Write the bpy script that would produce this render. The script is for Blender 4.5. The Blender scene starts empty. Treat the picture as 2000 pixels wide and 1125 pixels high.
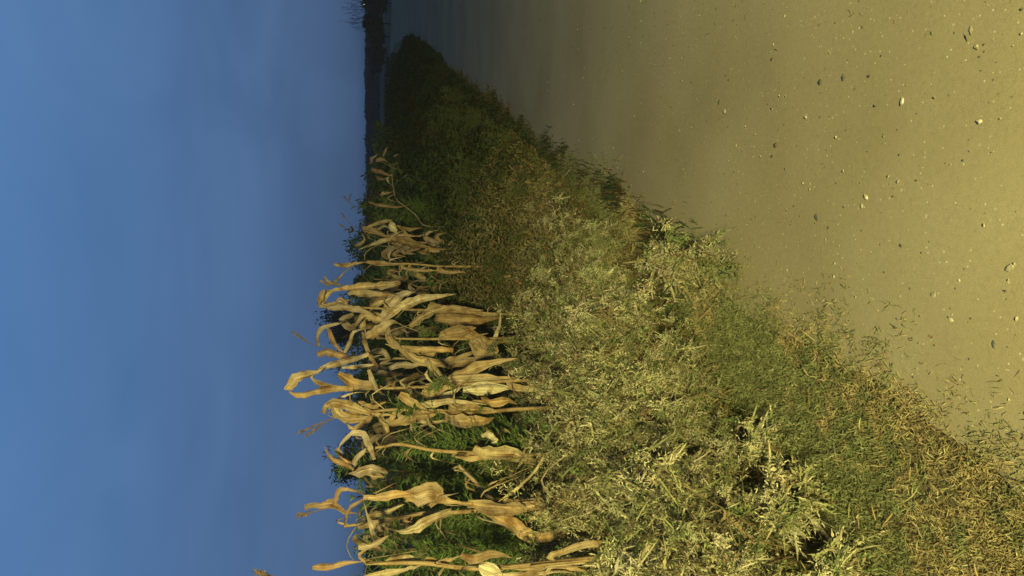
import bpy, math, random
import numpy as np
from mathutils import Vector, Matrix, noise

# ------------------------------------------------------------------ camera, sky, light
SC = bpy.context.scene
COL = SC.collection
R = math.radians
F = 1455.0; HZ = 728.0; CH = 1.55                 # focal (photo px), horizon column, eye height
PITCH = math.atan((1000 - HZ) / F)
sp, cp = math.sin(PITCH), math.cos(PITCH)

cam_d = bpy.data.cameras.new('camera'); cam = bpy.data.objects.new('camera', cam_d); COL.objects.link(cam)
cam_d.sensor_width = 36; cam_d.lens = F / 2000 * 36; cam_d.clip_start = .05; cam_d.clip_end = 5000
fwd = Vector((0, cp, -sp)); up = Vector((0, sp, cp)); rt = Vector((1, 0, 0))
# the phone was held upright and the picture is stored lying on its side: image right = down
m = Matrix((( -up.x, rt.x, -fwd.x), (-up.y, rt.y, -fwd.y), (-up.z, rt.z, -fwd.z))).to_4x4()
m.translation = Vector((0, 0, CH)); cam.matrix_world = m
SC.camera = cam
SC.view_settings.view_transform = 'Standard'; SC.view_settings.look = 'None'
SC.view_settings.exposure = 0; SC.view_settings.gamma = 1
SC.cycles.max_bounces = 5; SC.cycles.transparent_max_bounces = 4

W = bpy.data.worlds.new('World'); SC.world = W; W.use_nodes = True
nt = W.node_tree; nt.nodes.clear()
o_ = nt.nodes.new('ShaderNodeOutputWorld'); bg = nt.nodes.new('ShaderNodeBackground')
tc = nt.nodes.new('ShaderNodeTexCoord'); sx = nt.nodes.new('ShaderNodeSeparateXYZ')
rp = nt.nodes.new('ShaderNodeValToRGB')
nt.links.new(tc.outputs['Generated'], sx.inputs[0]); nt.links.new(sx.outputs['Z'], rp.inputs[0])
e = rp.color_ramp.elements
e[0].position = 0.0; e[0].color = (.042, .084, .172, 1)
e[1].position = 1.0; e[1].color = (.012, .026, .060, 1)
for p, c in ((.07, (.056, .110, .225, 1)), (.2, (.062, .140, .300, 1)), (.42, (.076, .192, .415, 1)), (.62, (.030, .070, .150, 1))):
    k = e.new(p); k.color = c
wn = nt.nodes.new('ShaderNodeTexNoise'); wm = nt.nodes.new('ShaderNodeMapping')
wm.inputs['Scale'].default_value = (1.6, 1.6, 5)
wn.inputs['Scale'].default_value = 1.7; wn.inputs['Detail'].default_value = 5; wn.inputs['Distortion'].default_value = .6
nt.links.new(tc.outputs['Generated'], wm.inputs[0]); nt.links.new(wm.outputs[0], wn.inputs['Vector'])
mr = nt.nodes.new('ShaderNodeMapRange'); mr.inputs[1].default_value = .35; mr.inputs[2].default_value = .75
mr.inputs[3].default_value = 0; mr.inputs[4].default_value = .30
nt.links.new(wn.outputs['Fac'], mr.inputs[0])
mx = nt.nodes.new('ShaderNodeMixRGB'); mx.inputs[2].default_value = (.14, .26, .50, 1)
nt.links.new(mr.outputs[0], mx.inputs[0]); nt.links.new(rp.outputs[0], mx.inputs[1])
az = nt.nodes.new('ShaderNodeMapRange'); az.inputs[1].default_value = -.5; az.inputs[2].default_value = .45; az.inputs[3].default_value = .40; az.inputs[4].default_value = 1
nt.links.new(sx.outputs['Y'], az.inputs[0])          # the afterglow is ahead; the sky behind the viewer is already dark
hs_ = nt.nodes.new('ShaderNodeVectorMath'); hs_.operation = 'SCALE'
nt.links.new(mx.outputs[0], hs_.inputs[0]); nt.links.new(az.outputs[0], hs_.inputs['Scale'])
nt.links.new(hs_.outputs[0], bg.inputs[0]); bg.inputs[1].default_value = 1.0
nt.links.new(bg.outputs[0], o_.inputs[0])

# the yellow lamp that lights the verge from behind the photographer
ld = bpy.data.lights.new('lamp_light', 'SPOT'); lo = bpy.data.objects.new('lamp_light', ld); COL.objects.link(lo)
ld.energy = 4000; ld.color = (1.0, .87, .31); ld.shadow_soft_size = .22
ld.spot_size = R(120); ld.spot_blend = 1.0
lo.location = (-.15, -3.4, 2.65)
lo.rotation_euler = (Vector((.0, 3.6, .2)) - Vector(lo.location)).to_track_quat('-Z', 'Y').to_euler()

# ------------------------------------------------------------------ geometry helpers
rng = np.random.default_rng(7)
random.seed(7)
def at(x, y, D):
    d = fwd + rt * ((562.5 - y) / F) + up * ((1000 - x) / F)
    return Vector((0, 0, CH)) + d * (D / d.y)
def ground(x, y):
    d = fwd + rt * ((562.5 - y) / F) + up * ((1000 - x) / F)
    return Vector((0, 0, CH)) + d * (-CH / d.z)
TH = R(20)
DR = np.array([math.sin(TH), math.cos(TH), 0]); NR = np.array([math.cos(TH), -math.sin(TH), 0])
def st(s, t, z=0.0): return Vector(tuple(DR * s + NR * t)) + Vector((0, 0, z))
X0 = 2.5
def yrow(y, x0=X0): return x0 / (.364 - (562.5 - y) / F)

def vnoise(x, y, seed=0):
    xi = np.floor(x).astype(np.int64); yi = np.floor(y).astype(np.int64)
    fx = x - xi; fy = y - yi; fx = fx * fx * (3 - 2 * fx); fy = fy * fy * (3 - 2 * fy)
    def h(a, b):
        n = (a * 374761393 + b * 668265263 + seed * 974634777) & 0xffffffff
        n = ((n ^ (n >> 13)) * 1274126177) & 0xffffffff
        return ((n ^ (n >> 16)) & 0xffff) / 65535.0
    return (h(xi, yi) * (1 - fx) + h(xi + 1, yi) * fx) * (1 - fy) + (h(xi, yi + 1) * (1 - fx) + h(xi + 1, yi + 1) * fx) * fy
def fbm(x, y, seed=0, o=3):
    r = 0; a = .5
    for i in range(o):
        r = r + a * vnoise(x * 2 ** i, y * 2 ** i, seed + i); a *= .5
    return r / (1 - .5 ** o)

class MB:
    """collects vertices, polygons, per-vertex colours and uvs and links them as one mesh object"""
    def __init__(s): s.v = []; s.f = []; s.c = []; s.u = []; s.n = 0
    def add(s, v, f, c, u=None):
        v = np.asarray(v, float).reshape(-1, 3); n = len(v)
        c = np.asarray(c, float)
        if c.ndim == 1: c = np.tile(c, (n, 1))
        s.v.append(v); s.f.append(np.asarray(f, np.int64) + s.n); s.c.append(c)
        s.u.append(np.zeros((n, 2)) if u is None else np.asarray(u, float)); s.n += n
    def mesh(s, name, mat, smooth=True):
        me = bpy.data.meshes.new(name)
        V = np.concatenate(s.v); C = np.concatenate(s.c); U = np.concatenate(s.u)
        Q = [f for f in s.f if f.shape[1] == 4]; T = [f for f in s.f if f.shape[1] == 3]
        li = np.concatenate([q.ravel() for q in Q] + [t.ravel() for t in T])
        lt = np.concatenate([np.full(len(q), 4) for q in Q] + [np.full(len(t), 3) for t in T])
        me.vertices.add(len(V)); me.vertices.foreach_set('co', V.ravel())
        me.loops.add(len(li)); me.loops.foreach_set('vertex_index', li.astype(np.int32))
        me.polygons.add(len(lt)); ls = np.concatenate([[0], np.cumsum(lt)[:-1]])
        me.polygons.foreach_set('loop_start', ls.astype(np.int32)); me.polygons.foreach_set('loop_total', lt.astype(np.int32))
        me.polygons.foreach_set('use_smooth', np.full(len(lt), smooth))
        uv = me.uv_layers.new(name='UVMap'); uv.data.foreach_set('uv', U[li].ravel())
        ca = me.color_attributes.new('Col', 'FLOAT_COLOR', 'POINT')
        ca.data.foreach_set('color', np.concatenate([C, np.ones((len(C), 1))], 1).ravel())
        me.update(calc_edges=True); me.materials.append(mat)
        return me
    def build(s, name, mat, parent=None, smooth=True):
        o = bpy.data.objects.new(name, s.mesh(name, mat, smooth)); COL.objects.link(o)
        if parent is not None:
            o.parent = parent
            o.matrix_parent_inverse = Matrix.Translation(-Vector(parent.location))
        return o

def tag(o, label=None, cat=None, group=None, kind=None):
    if label: o['label'] = label
    if cat: o['category'] = cat
    if group: o['group'] = group
    if kind: o['kind'] = kind
    return o
def empty(name, loc):
    o = bpy.data.objects.new(name, None); COL.objects.link(o); o.location = loc
    o.empty_display_size = .1
    return o
def copy_tree(o, loc, rz, sc):
    c = o.copy(); COL.objects.link(c); c.location = loc; c.rotation_euler = (0, 0, rz); c.scale = (sc[0], sc[0], sc[1])
    for ch in o.children:
        d = ch.copy(); COL.objects.link(d); d.parent = c
    return c

def smooth_path(P, k=4):
    P = [np.array(p, float) for p in P]
    if len(P) < 3: return np.array([P[0] + (P[-1] - P[0]) * i / (k * 2) for i in range(k * 2 + 1)])
    Q = [2 * P[0] - P[1]] + P + [2 * P[-1] - P[-2]]
    out = []
    for i in range(1, len(Q) - 2):
        a, b, c, d = Q[i - 1], Q[i], Q[i + 1], Q[i + 2]
        for j in range(k):
            t = j / k
            out.append(.5 * ((2 * b) + (-a + c) * t + (2 * a - 5 * b + 4 * c - d) * t * t + (-a + 3 * b - 3 * c + d) * t ** 3))
    out.append(P[-1]); return np.array(out)
def frames(P):
    T = np.gradient(P, axis=0); T /= np.linalg.norm(T, axis=1, keepdims=True) + 1e-9; return T

def tube(mb, P, rad, c, n=7, k=1, knots=False):
    P = smooth_path(P, k) if k > 1 else np.array(P, float)
    T = frames(P); N = len(P)
    rad = np.interp(np.linspace(0, 1, N), np.linspace(0, 1, len(rad)), rad) if np.ndim(rad) else np.full(N, rad)
    ref = np.array([.3, -.9, .1]); A = np.cross(T, ref); A /= np.linalg.norm(A, axis=1, keepdims=True) + 1e-9
    B = np.cross(T, A)
    a = np.linspace(0, 2 * np.pi, n, endpoint=False)
    V = P[:, None] + rad[:, None, None] * (np.cos(a)[None, :, None] * A[:, None] + np.sin(a)[None, :, None] * B[:, None])
    f = []
    for i in range(N - 1):
        for j in range(n):
            f.append((i * n + j, i * n + (j + 1) % n, (i + 1) * n + (j + 1) % n, (i + 1) * n + j))
    L = np.concatenate([[0], np.cumsum(np.linalg.norm(np.diff(P, axis=0), axis=1))])
    U = np.stack([np.tile(a / 6.28, (N, 1)), np.tile(L[:, None], (1, n))], -1).reshape(-1, 2)
    mb.add(V.reshape(-1, 3), f, c, U)

def ribbon(mb, P, w, c, twist=(0., 0.), fold=.35, k=5, taper=(.6, .05), ref=None, rag=.11):
    """a leaf blade along P: folded and creased cross-section, torn edges, twisting by the two angles"""
    P = smooth_path(P, 3); N = len(P)
    jr = np.random.default_rng(random.randrange(99999))
    if N > 8: P[1:-1] += jr.normal(size=(N - 2, 3)) * min(.0014, w * .03)
    T = frames(P)
    t = np.linspace(0, 1, N)
    L = np.concatenate([[0], np.cumsum(np.linalg.norm(np.diff(P, axis=0), axis=1))])
    ref = np.array([0, -1, .15]) if ref is None else np.asarray(ref, float)
    A = np.cross(T, ref); A /= np.linalg.norm(A, axis=1, keepdims=True) + 1e-9
    for i in range(1, N):
        if A[i] @ A[i - 1] < 0: A[i] = -A[i]
    B = np.cross(A, T)
    wide = w > .036
    tw = twist[0] + (twist[1] - twist[0]) * t + (.25 if wide else .5) * np.sin(t * (6 + 5 * random.random()) + random.random() * 6)
    A2 = A * np.cos(tw)[:, None] + B * np.sin(tw)[:, None]; B2 = -A * np.sin(tw)[:, None] + B * np.cos(tw)[:, None]
    prof = np.minimum(1, taper[0] + (1 - taper[0]) * t / .25) * np.minimum(1, taper[1] + (1 - taper[1]) * (1 - t) / .5)
    prof = prof * (.84 + .26 * vnoise(L * 22 + random.random() * 50, L * 0, 3))
    u = np.array([-1, -.66, -.3, 0, .3, .66, 1.]); M = len(u)
    ww = w / 2 * prof
    e1 = 1 - rag * 2.2 * jr.random((N, 2)) ** 2.5 + .1 * jr.normal(size=(N, 2))
    X = u[None] * np.where(u[None] < 0, e1[:, :1], e1[:, 1:])
    fo = fold * 1.3 + .2 * np.sin(t * 9 + random.random() * 6)
    Z = fo[:, None] * np.abs(u)[None] - .12 * (u[None] ** 2) * np.sin(t * 5 + random.random() * 6)[:, None] + .20 * jr.normal(size=(1, M)) + .08 * jr.normal(size=(N, M))
    V = P[:, None] + ww[:, None, None] * (X[..., None] * A2[:, None] + Z[..., None] * B2[:, None])
    f = []
    for i in range(N - 1):
        for j in range(M - 1): f.append((i * M + j, i * M + j + 1, i * M + M + 1 + j, i * M + M + j))
    U = np.stack([np.tile(u * .5 + .5, (N, 1)) + random.random() * 7, np.tile(L[:, None], (1, M)) + random.random() * 9], -1).reshape(-1, 2)
    m1 = vnoise(L * 11, L * 0 + random.random() * 99)[:, None, None]; m2 = vnoise(L * 30, L * 0 + random.random() * 99)[:, None, None]
    c = np.array(c); g = c.mean() * np.array([1.05, 1., .85])
    cc = (c * (1 - .55 * m1) + g * .55 * m1) * (.72 + .55 * m2)
    cc = cc * (1 + .35 * np.exp(-(u / .12) ** 2))[None, :, None]          # pale midrib
    mb.add(V.reshape(-1, 3), f, np.broadcast_to(cc, (N, M, 3)).reshape(-1, 3), U)

def compound(mb, B, D, L, C, r, m_=9, lobe=.44, lw=.19, droop=.9, curl=2.1):
    """wilted feathery leaves: an arching axis with narrow curling lobes down both sides, one colour per leaf"""
    n = len(B); D = D / np.linalg.norm(D, axis=1, keepdims=True)
    tt = np.linspace(.08, 1, m_)
    A = B[:, None] + D[:, None] * (L[:, None] * tt)[..., None]; A[..., 2] -= droop * L[:, None] * tt ** 2 * .6
    S = np.cross(D, r.normal(size=(n, 3)) * .5 + [0, 0, 1]); S /= np.linalg.norm(S, axis=1, keepdims=True)
    down = np.zeros((n, m_, 3)); down[..., 2] = -1.1 * droop * tt
    for sg in (1, -1):
        DD = D[:, None] * .75 + down + sg * S[:, None] * .8 + .25 * r.normal(size=(n, m_, 3))
        ll = L[:, None] * lobe * (1.05 - .6 * tt) * (.6 + .8 * r.random((n, m_)))
        cc = C[:, None] * (.85 + .3 * r.random((n, m_, 1)))
        leaves(mb, A.reshape(-1, 3), DD.reshape(-1, 3), ll.ravel(), (ll * lw * (.6 + .7 * r.random((n, m_)))).ravel(), cc.reshape(-1, 3), curl=r.normal(size=n * m_) * curl, seg=5, lobed=True, r=r)
    leaves(mb, B, D - [0, 0, droop * .45], L, L * .06, C * .9, curl=.7 * r.normal(size=n), seg=5, r=r)

def leaves(mb, P, D, L, Wd, C, curl=0., seg=3, lobed=False, r=rng):
    """a batch of small leaves: n bases P, directions D, lengths L, widths Wd, colours C, curl in radians"""
    n = len(P); D = D / (np.linalg.norm(D, axis=1, keepdims=True) + 1e-9)
    rv = r.normal(size=(n, 3)); S = np.cross(D, rv); S /= np.linalg.norm(S, axis=1, keepdims=True) + 1e-9
    Nn = np.cross(S, D)
    L = np.broadcast_to(L, n); Wd = np.broadcast_to(Wd, n); curl = np.broadcast_to(curl, n)
    rows = []; p = P.copy(); d = D.copy()
    for k in range(seg + 1):
        t = k / seg
        w = Wd * (.35 + .65 * math.sin(math.pi * min(1, t * .9 + .12))) * (1 if k < seg else .15)
        if lobed and k % 2 == 0: w = w * .35
        rows.append(np.stack([p - S * w[:, None] * .5, p + S * w[:, None] * .5], 1))
        a = (curl / seg)[:, None]
        d2 = d * np.cos(a) + Nn * np.sin(a); Nn = -d * np.sin(a) + Nn * np.cos(a); d = d2
        p = p + d * (L / seg)[:, None]
    V = np.concatenate(rows, 1)                       # n, 2(seg+1), 3
    m_ = 2 * (seg + 1)
    base = (np.arange(n) * m_)[:, None, None]
    q = np.array([[2 * k, 2 * k + 1, 2 * k + 3, 2 * k + 2] for k in range(seg)])[None]
    mb.add(V.reshape(-1, 3), (base + q).reshape(-1, 4), np.repeat(C, m_, 0))

# ------------------------------------------------------------------ materials
def mat(name):
    m_ = bpy.data.materials.new(name); m_.use_nodes = True; n = m_.node_tree
    return m_, n, n.nodes['Principled BSDF']
def N_(n, t, **kw):
    x = n.nodes.new('ShaderNode' + t)
    for k, v in kw.items(): x.inputs[k].default_value = v
    return x
def mult(n, a, b, fac=1., mode='MULTIPLY'):
    x = n.nodes.new('ShaderNodeMixRGB'); x.blend_type = mode; x.inputs[0].default_value = fac
    n.links.new(a, x.inputs[1])
    if isinstance(b, tuple): x.inputs[2].default_value = b
    else: n.links.new(b, x.inputs[2])
    return x.outputs[0]
def ramp(n, src, stops):
    x = n.nodes.new('ShaderNodeValToRGB'); n.links.new(src, x.inputs[0]); el = x.color_ramp.elements
    el[0].position, el[0].color = stops[0][0], (*stops[0][1], 1)
    el[1].position, el[1].color = stops[-1][0], (*stops[-1][1], 1)
    for p, c in stops[1:-1]:
        q = el.new(p); q.color = (*c, 1)
    return x.outputs[0]

def foliage_mat(name, scale=40., vary=.35, trans=.25, rough=.75):
    m_, n, b = mat(name)
    a = n.nodes.new('ShaderNodeAttribute'); a.attribute_name = 'Col'
    g = n.nodes.new('ShaderNodeNewGeometry')
    no = N_(n, 'TexNoise', Scale=scale, Detail=3.); n.links.new(g.outputs['Position'], no.inputs['Vector'])
    c = mult(n, a.outputs['Color'], ramp(n, no.outputs['Fac'], ((.3, (1 - vary,) * 3), (.7, (1 + vary * .3,) * 3))))
    n.links.new(c, b.inputs['Base Color']); b.inputs['Roughness'].default_value = rough
    b.inputs['Specular IOR Level'].default_value = .25
    if trans:
        tr = n.nodes.new('ShaderNodeBsdfTranslucent'); n.links.new(c, tr.inputs['Color'])
        ms = n.nodes.new('ShaderNodeMixShader'); ms.inputs[0].default_value = trans
        n.links.new(b.outputs[0], ms.inputs[1]); n.links.new(tr.outputs[0], ms.inputs[2])
        n.links.new(ms.outputs[0], n.nodes['Material Output'].inputs['Surface'])
    return m_
M_weed = foliage_mat('weed_leaf'); M_far = foliage_mat('far_leaf', 4., .5, 0)
M_grass = foliage_mat('grass_blade', 25., .45)
M_bark = foliage_mat('bark', 15., .5, 0, .9)

def maize_mat(name):
    m_, n, b = mat(name)
    a = n.nodes.new('ShaderNodeAttribute'); a.attribute_name = 'Col'
    uv = n.nodes.new('ShaderNodeUVMap')
    mp = n.nodes.new('ShaderNodeMapping'); mp.inputs['Scale'].default_value = (16, 3, 1); n.links.new(uv.outputs[0], mp.inputs[0])
    st_ = N_(n, 'TexNoise', Scale=1.0, Detail=4.); n.links.new(mp.outputs[0], st_.inputs['Vector'])
    g = n.nodes.new('ShaderNodeNewGeometry')
    bl = N_(n, 'TexNoise', Scale=14., Detail=4.); n.links.new(g.outputs['Position'], bl.inputs['Vector'])
    sp_ = N_(n, 'TexNoise', Scale=110., Detail=2.); n.links.new(g.outputs['Position'], sp_.inputs['Vector'])
    c = mult(n, a.outputs['Color'], ramp(n, st_.outputs['Fac'], ((.32, (.55, .48, .40)), (.52, (.95, .93, .9)), (.7, (1.15, 1.12, 1.1)))))
    c = mult(n, c, ramp(n, bl.outputs['Fac'], ((.33, (.55, .45, .38)), (.5, (1, 1, 1)), (.68, (1.1, 1.12, 1.2)))))
    c = mult(n, c, ramp(n, sp_.outputs['Fac'], ((.30, (.45, .36, .3)), (.38, (1, 1, 1)), (.9, (1, 1, 1)))))
    n.links.new(c, b.inputs['Base Color']); b.inputs['Roughness'].default_value = .6
    b.inputs['Specular IOR Level'].default_value = .3
    bu = n.nodes.new('ShaderNodeBump'); bu.inputs['Strength'].default_value = .5; bu.inputs['Distance'].default_value = .003
    n.links.new(st_.outputs['Fac'], bu.inputs['Height']); n.links.new(bu.outputs[0], b.inputs['Normal'])
    tr = n.nodes.new('ShaderNodeBsdfTranslucent'); n.links.new(c, tr.inputs['Color'])
    ms = n.nodes.new('ShaderNodeMixShader'); ms.inputs[0].default_value = .2
    n.links.new(b.outputs[0], ms.inputs[1]); n.links.new(tr.outputs[0], ms.inputs[2])
    n.links.new(ms.outputs[0], n.nodes['Material Output'].inputs['Surface'])
    return m_
M_maize = maize_mat('dry_maize')

def soil_mat(name, base, dark, light, sc=1., speck=True):
    m_, n, b = mat(name); g = n.nodes.new('ShaderNodeNewGeometry')
    def ns(s, d=4.):
        x = N_(n, 'TexNoise', Scale=s * sc, Detail=d); n.links.new(g.outputs['Position'], x.inputs['Vector']); return x.outputs['Fac']
    big = ns(.9, 7.); fine = ns(55., 6.); grit = ns(260., 2.)
    c = ramp(n, big, ((.3, dark), (.5, base), (.72, light)))
    c = mult(n, c, ramp(n, fine, ((.3, (.93, .93, .93)), (.5, (1, 1, 1)), (.72, (1.05, 1.05, 1.04)))))
    c = mult(n, c, ramp(n, grit, ((.3, (.86, .86, .86)), (.5, (1, 1, 1)), (.75, (1.14, 1.14, 1.12)))))
    if speck:
        for s, th, col in ((70., .16, (.52, .50, .42, 1)), (38., .10, (.06, .06, .055, 1)), (24., .075, (.46, .44, .36, 1))):
            v = N_(n, 'TexVoronoi', Scale=s, Randomness=1.); n.links.new(g.outputs['Position'], v.inputs['Vector'])
            r1 = ramp(n, v.outputs['Distance'], ((th, (1, 1, 1)), (th + .06, (0, 0, 0))))
            sep = n.nodes.new('ShaderNodeSeparateColor'); n.links.new(v.outputs['Color'], sep.inputs[0])
            r2 = ramp(n, sep.outputs[0], ((.80, (0, 0, 0)), (.95, (.9, .9, .9))))
            fa = mult(n, r1, r2)
            x = n.nodes.new('ShaderNodeMixRGB'); n.links.new(fa, x.inputs[0]); n.links.new(c, x.inputs[1]); x.inputs[2].default_value = col
            c = x.outputs[0]
    n.links.new(c, b.inputs['Base Color']); b.inputs['Roughness'].default_value = .95
    b.inputs['Specular IOR Level'].default_value = .15
    ad = n.nodes.new('ShaderNodeMath'); ad.operation = 'ADD'; ad.inputs[0].default_value = 0; n.links.new(grit, ad.inputs[1])
    bu = n.nodes.new('ShaderNodeBump'); bu.inputs['Strength'].default_value = .13; bu.inputs['Distance'].default_value = .003
    n.links.new(ad.outputs[0], bu.inputs['Height']); n.links.new(bu.outputs[0], b.inputs['Normal'])
    return m_
M_road = soil_mat('dusty_road', (.262, .236, .158), (.218, .192, .126), (.298, .274, .192))
M_ground = soil_mat('verge_soil', (.14, .12, .065), (.09, .08, .045), (.19, .16, .09), speck=False)
M_plough = soil_mat('ploughed_soil', (.12, .075, .05), (.08, .05, .036), (.15, .09, .06), sc=.5, speck=False)
M_stone = foliage_mat('stone', 60., .5, 0, .9)

# ------------------------------------------------------------------ the ground, the road, the field
def sheet(name, S, T, zf, m_, kind='structure', warp=None):
    s, t = np.meshgrid(S, T, indexing='ij'); t2 = t if warp is None else warp(s, t)
    V = s[..., None] * DR + t2[..., None] * NR; V[..., 2] = zf(s, t2)
    ns_, nt_ = len(S), len(T); i, j = np.meshgrid(np.arange(ns_ - 1), np.arange(nt_ - 1), indexing='ij')
    a = (i * nt_ + j).ravel(); f = np.stack([a, a + nt_, a + nt_ + 1, a + 1], 1)[:, ::-1]
    mb = MB(); mb.add(V.reshape(-1, 3), f, (.3, .3, .3)); o = mb.build(name, m_); o['kind'] = kind; return o
sheet('ground', [-60, -3, 3, 12, 60, 300, 760], [-760, -300, -40, -6, 0, 3, 40, 300, 760], lambda s, t: 0 * s, M_ground)
EDGE = -.92
def edge_w(s): return EDGE + .13 * (fbm(s * 1.1, s * 0, 5) - .5) * 2 + .05 * (vnoise(s * 5, s * 0, 9) - .5)
def road_warp(s, t):                                   # left border follows the ragged verge
    k = np.clip((0 - t) / 1.1, 0, 1); return t + k * (edge_w(s) - EDGE)
def road_z(s, t):
    return .012 + .010 * fbm(s * .9, t * 1.6, 3) + .0015 * fbm(s * 7, t * 7, 4) - .03 * np.exp(-((t + .25) / .28) ** 2) * .25
S_ = np.concatenate([np.arange(-2, 8, .06), np.arange(8, 20, .25), np.arange(20, 58, 1.)])
sheet('road', S_, np.arange(-1.05, 2.4, .06), road_z, M_road, warp=road_warp)
# beyond, the track bends away to the left and forks round a low island of grass
def strip_path(name, pts, w, z):
    P = smooth_path([(*p, z) for p in pts], 6); T = frames(P); A = np.cross(T, [0, 0, 1]); N = len(P)
    ww = np.interp(np.linspace(0, 1, N), np.linspace(0, 1, len(w)), w)
    V = np.concatenate([P - A * ww[:, None] / 2, P + A * ww[:, None] / 2])
    f = [(i, N + i, N + i + 1, i + 1) for i in range(N - 1)]
    mb = MB(); mb.add(V, f, (.3, .3, .3)); o = mb.build(name, M_road); o['kind'] = 'structure'
g1 = [ground(x, y) for x, y in ((803, -40), (782, -10), (772, 15), (767, 40), (764, 62), (762, 85))]
strip_path('track', [(p.x, p.y) for p in g1], [5, 5, 5, 5, 4, 3], .008)
# ploughed field past the verge
sheet('field', np.linspace(8, 700, 40), np.linspace(-600, -5.5, 20), lambda s, t: .006 + 0 * s, M_plough)

# ------------------------------------------------------------------ stones on the road
def stone_mesh(r, c, seed, flat=.55, el=1.4):
    import bmesh
    bm = bmesh.new(); bmesh.ops.create_icosphere(bm, subdivisions=2, radius=1)
    for v in bm.verts:
        d = noise.noise(v.co * 1.1 + Vector((seed * 3.1, 0, 0))) * .5 + noise.noise(v.co * 3 + Vector((0, seed, 0))) * .18
        v.co *= 1 + d
        v.co = Vector((v.co.x * el * r, v.co.y * r, max(v.co.z, -.5) * r * flat))
    V = [tuple(v.co) for v in bm.verts]; f = [[v.index for v in fa.verts] for fa in bm.faces]; bm.free()
    mb = MB(); mb.add(V, f, c); return mb.mesh('stone', M_stone, smooth=False)
DK = (.10, .11, .105); WH = (.50, .48, .38); TN = (.36, .335, .24)
for i, (x, y, r, c, lab) in enumerate((
    (1611, 160, 9, DK, 'dark blue-grey stone, farther of the close pair on the road'),
    (1657, 151, 8, DK, 'dark stone, nearer of the close pair on the road'),
    (1707, 149, 5, DK, 'small dark chip beside the close pair of dark stones'),
    (1523, 284, 10, DK, 'oblong dark stone in the middle of the road'),
    (1516, 305, 6, DK, 'small dark pebble touching the oblong dark stone on the road'),
    (1604, 424, 10, DK, 'large dark flat stone nearest the weedy verge'),
    (1627, 445, 5, DK, 'thin dark pebble just past the large flat dark stone'),
    (1516, 116, 6, DK, 'dark pebble farthest along the road by the right frame edge'),
    (1773, 198, 9, WH, 'bright white angular stone in mid road'),
    (1925, 238, 8, WH, 'white square stone close to the camera'),
    (1909, 61, 8, TN, 'tan double stone at the right border of the photo'),
    (1701, 384, 8, WH, 'white pebble, larger of two lying close together'),
    (1694, 403, 8, TN, 'pale long pebble, lower of two lying close together'),
    (1765, 355, 5, WH, 'small white pebble left of the bright pair'),
    (1835, 575, 11, TN, 'long pale stone lying at the edge of the verge grass'),
    (1870, 625, 7, WH, 'round white stone by the verge grass'),
    (1953, 673, 9, DK, 'round grey stone close to the camera near the grass'),
    (1885, 548, 6, WH, 'white pebble between the long pale stone and the camera'),
    (1583, 229, 6, WH, 'small white pebble below the dark close pair'),
    (1541, 32, 5, WH, 'tiny bright pebble far right on the road'),
    (1920, 92, 8, TN, 'buff stone just inside the right border near the camera'),
    (1985, 524, 11, TN, 'half buried yellowish stone at the bottom of the photo'),
    (1423, 218, 9, TN, 'pale half buried stone on the far part of the road'),
    (1412, 200, 6, DK, 'dark pebble next to the far half buried stone'),
    (1770, 480, 5, DK, 'dark sliver of stone in the middle of the bare road'),
    (1934, 440, 4, WH, 'tiny bright pebble alone near the camera'),
    (1832, 658, 5, (.2, .1, .06), 'reddish brown pebble on the grass margin'),
    (1665, 657, 6, (.55, .36, .16), 'orange chip lying in the verge grass'))):
    p = ground(x, y); D = p.y
    rr = r / F * math.hypot(D, CH) * .46
    o = bpy.data.objects.new('stone', stone_mesh(rr, c, i, .38, 1.1 + .8 * random.random())); COL.objects.link(o)
    o.location = (p.x, p.y, .019); o.rotation_euler = (0, 0, random.random() * 3)
    tag(o, lab, 'stone', 'stones lying on the dirt road')
# loose gravel
mb = MB(); n = 4200
s = 1.2 + (rng.random(n) ** 1.6) * 14; t = EDGE - .1 + rng.random(n) * 3.2
cl = fbm(s * 1.5, t * 1.5, 21); keep = rng.random(n) < np.clip((cl - .3) * 3, .15, 1); s, t = s[keep], t[keep]; n = len(s)
oct_v = np.array([[1, 0, 0], [0, 1, 0], [-1, 0, 0], [0, -1, 0], [0, 0, 1], [.6, .6, .55], [-.6, .5, .6]]) * 1.
oct_f = [(0, 1, 5), (1, 4, 5), (0, 5, 4), (1, 6, 4), (1, 2, 6), (2, 4, 6), (2, 3, 4), (3, 0, 4)]
rad = .0012 + .0034 * rng.random(n) ** 3 + .00022 * s
P = s[:, None] * DR + t[:, None] * NR; P[:, 2] = .020
an = rng.random(n) * 6.28; ca, sa = np.cos(an)[:, None], np.sin(an)[:, None]
jx = 1 + .5 * (rng.random((n, 7, 3)) - .5)
V0 = oct_v[None] * jx * rad[:, None, None] * np.array([1.3, 1, .8])
V = np.stack([V0[..., 0] * ca - V0[..., 1] * sa, V0[..., 0] * sa + V0[..., 1] * ca, V0[..., 2]], -1) + P[:, None]
col = np.where(rng.random(n)[:, None] < .45, np.array([.14, .13, .10]), np.array([.38, .355, .26])) * (.7 + .5 * rng.random((n, 1)))
mb.add(V.reshape(-1, 3), (np.array(oct_f)[None] + (np.arange(n) * 7)[:, None, None]).reshape(-1, 3), np.repeat(col, 7, 0))
tag(mb.build('gravel', M_stone, smooth=False), 'fine pale and dark gravel scattered over the dirt road', 'gravel', kind='stuff')

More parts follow.
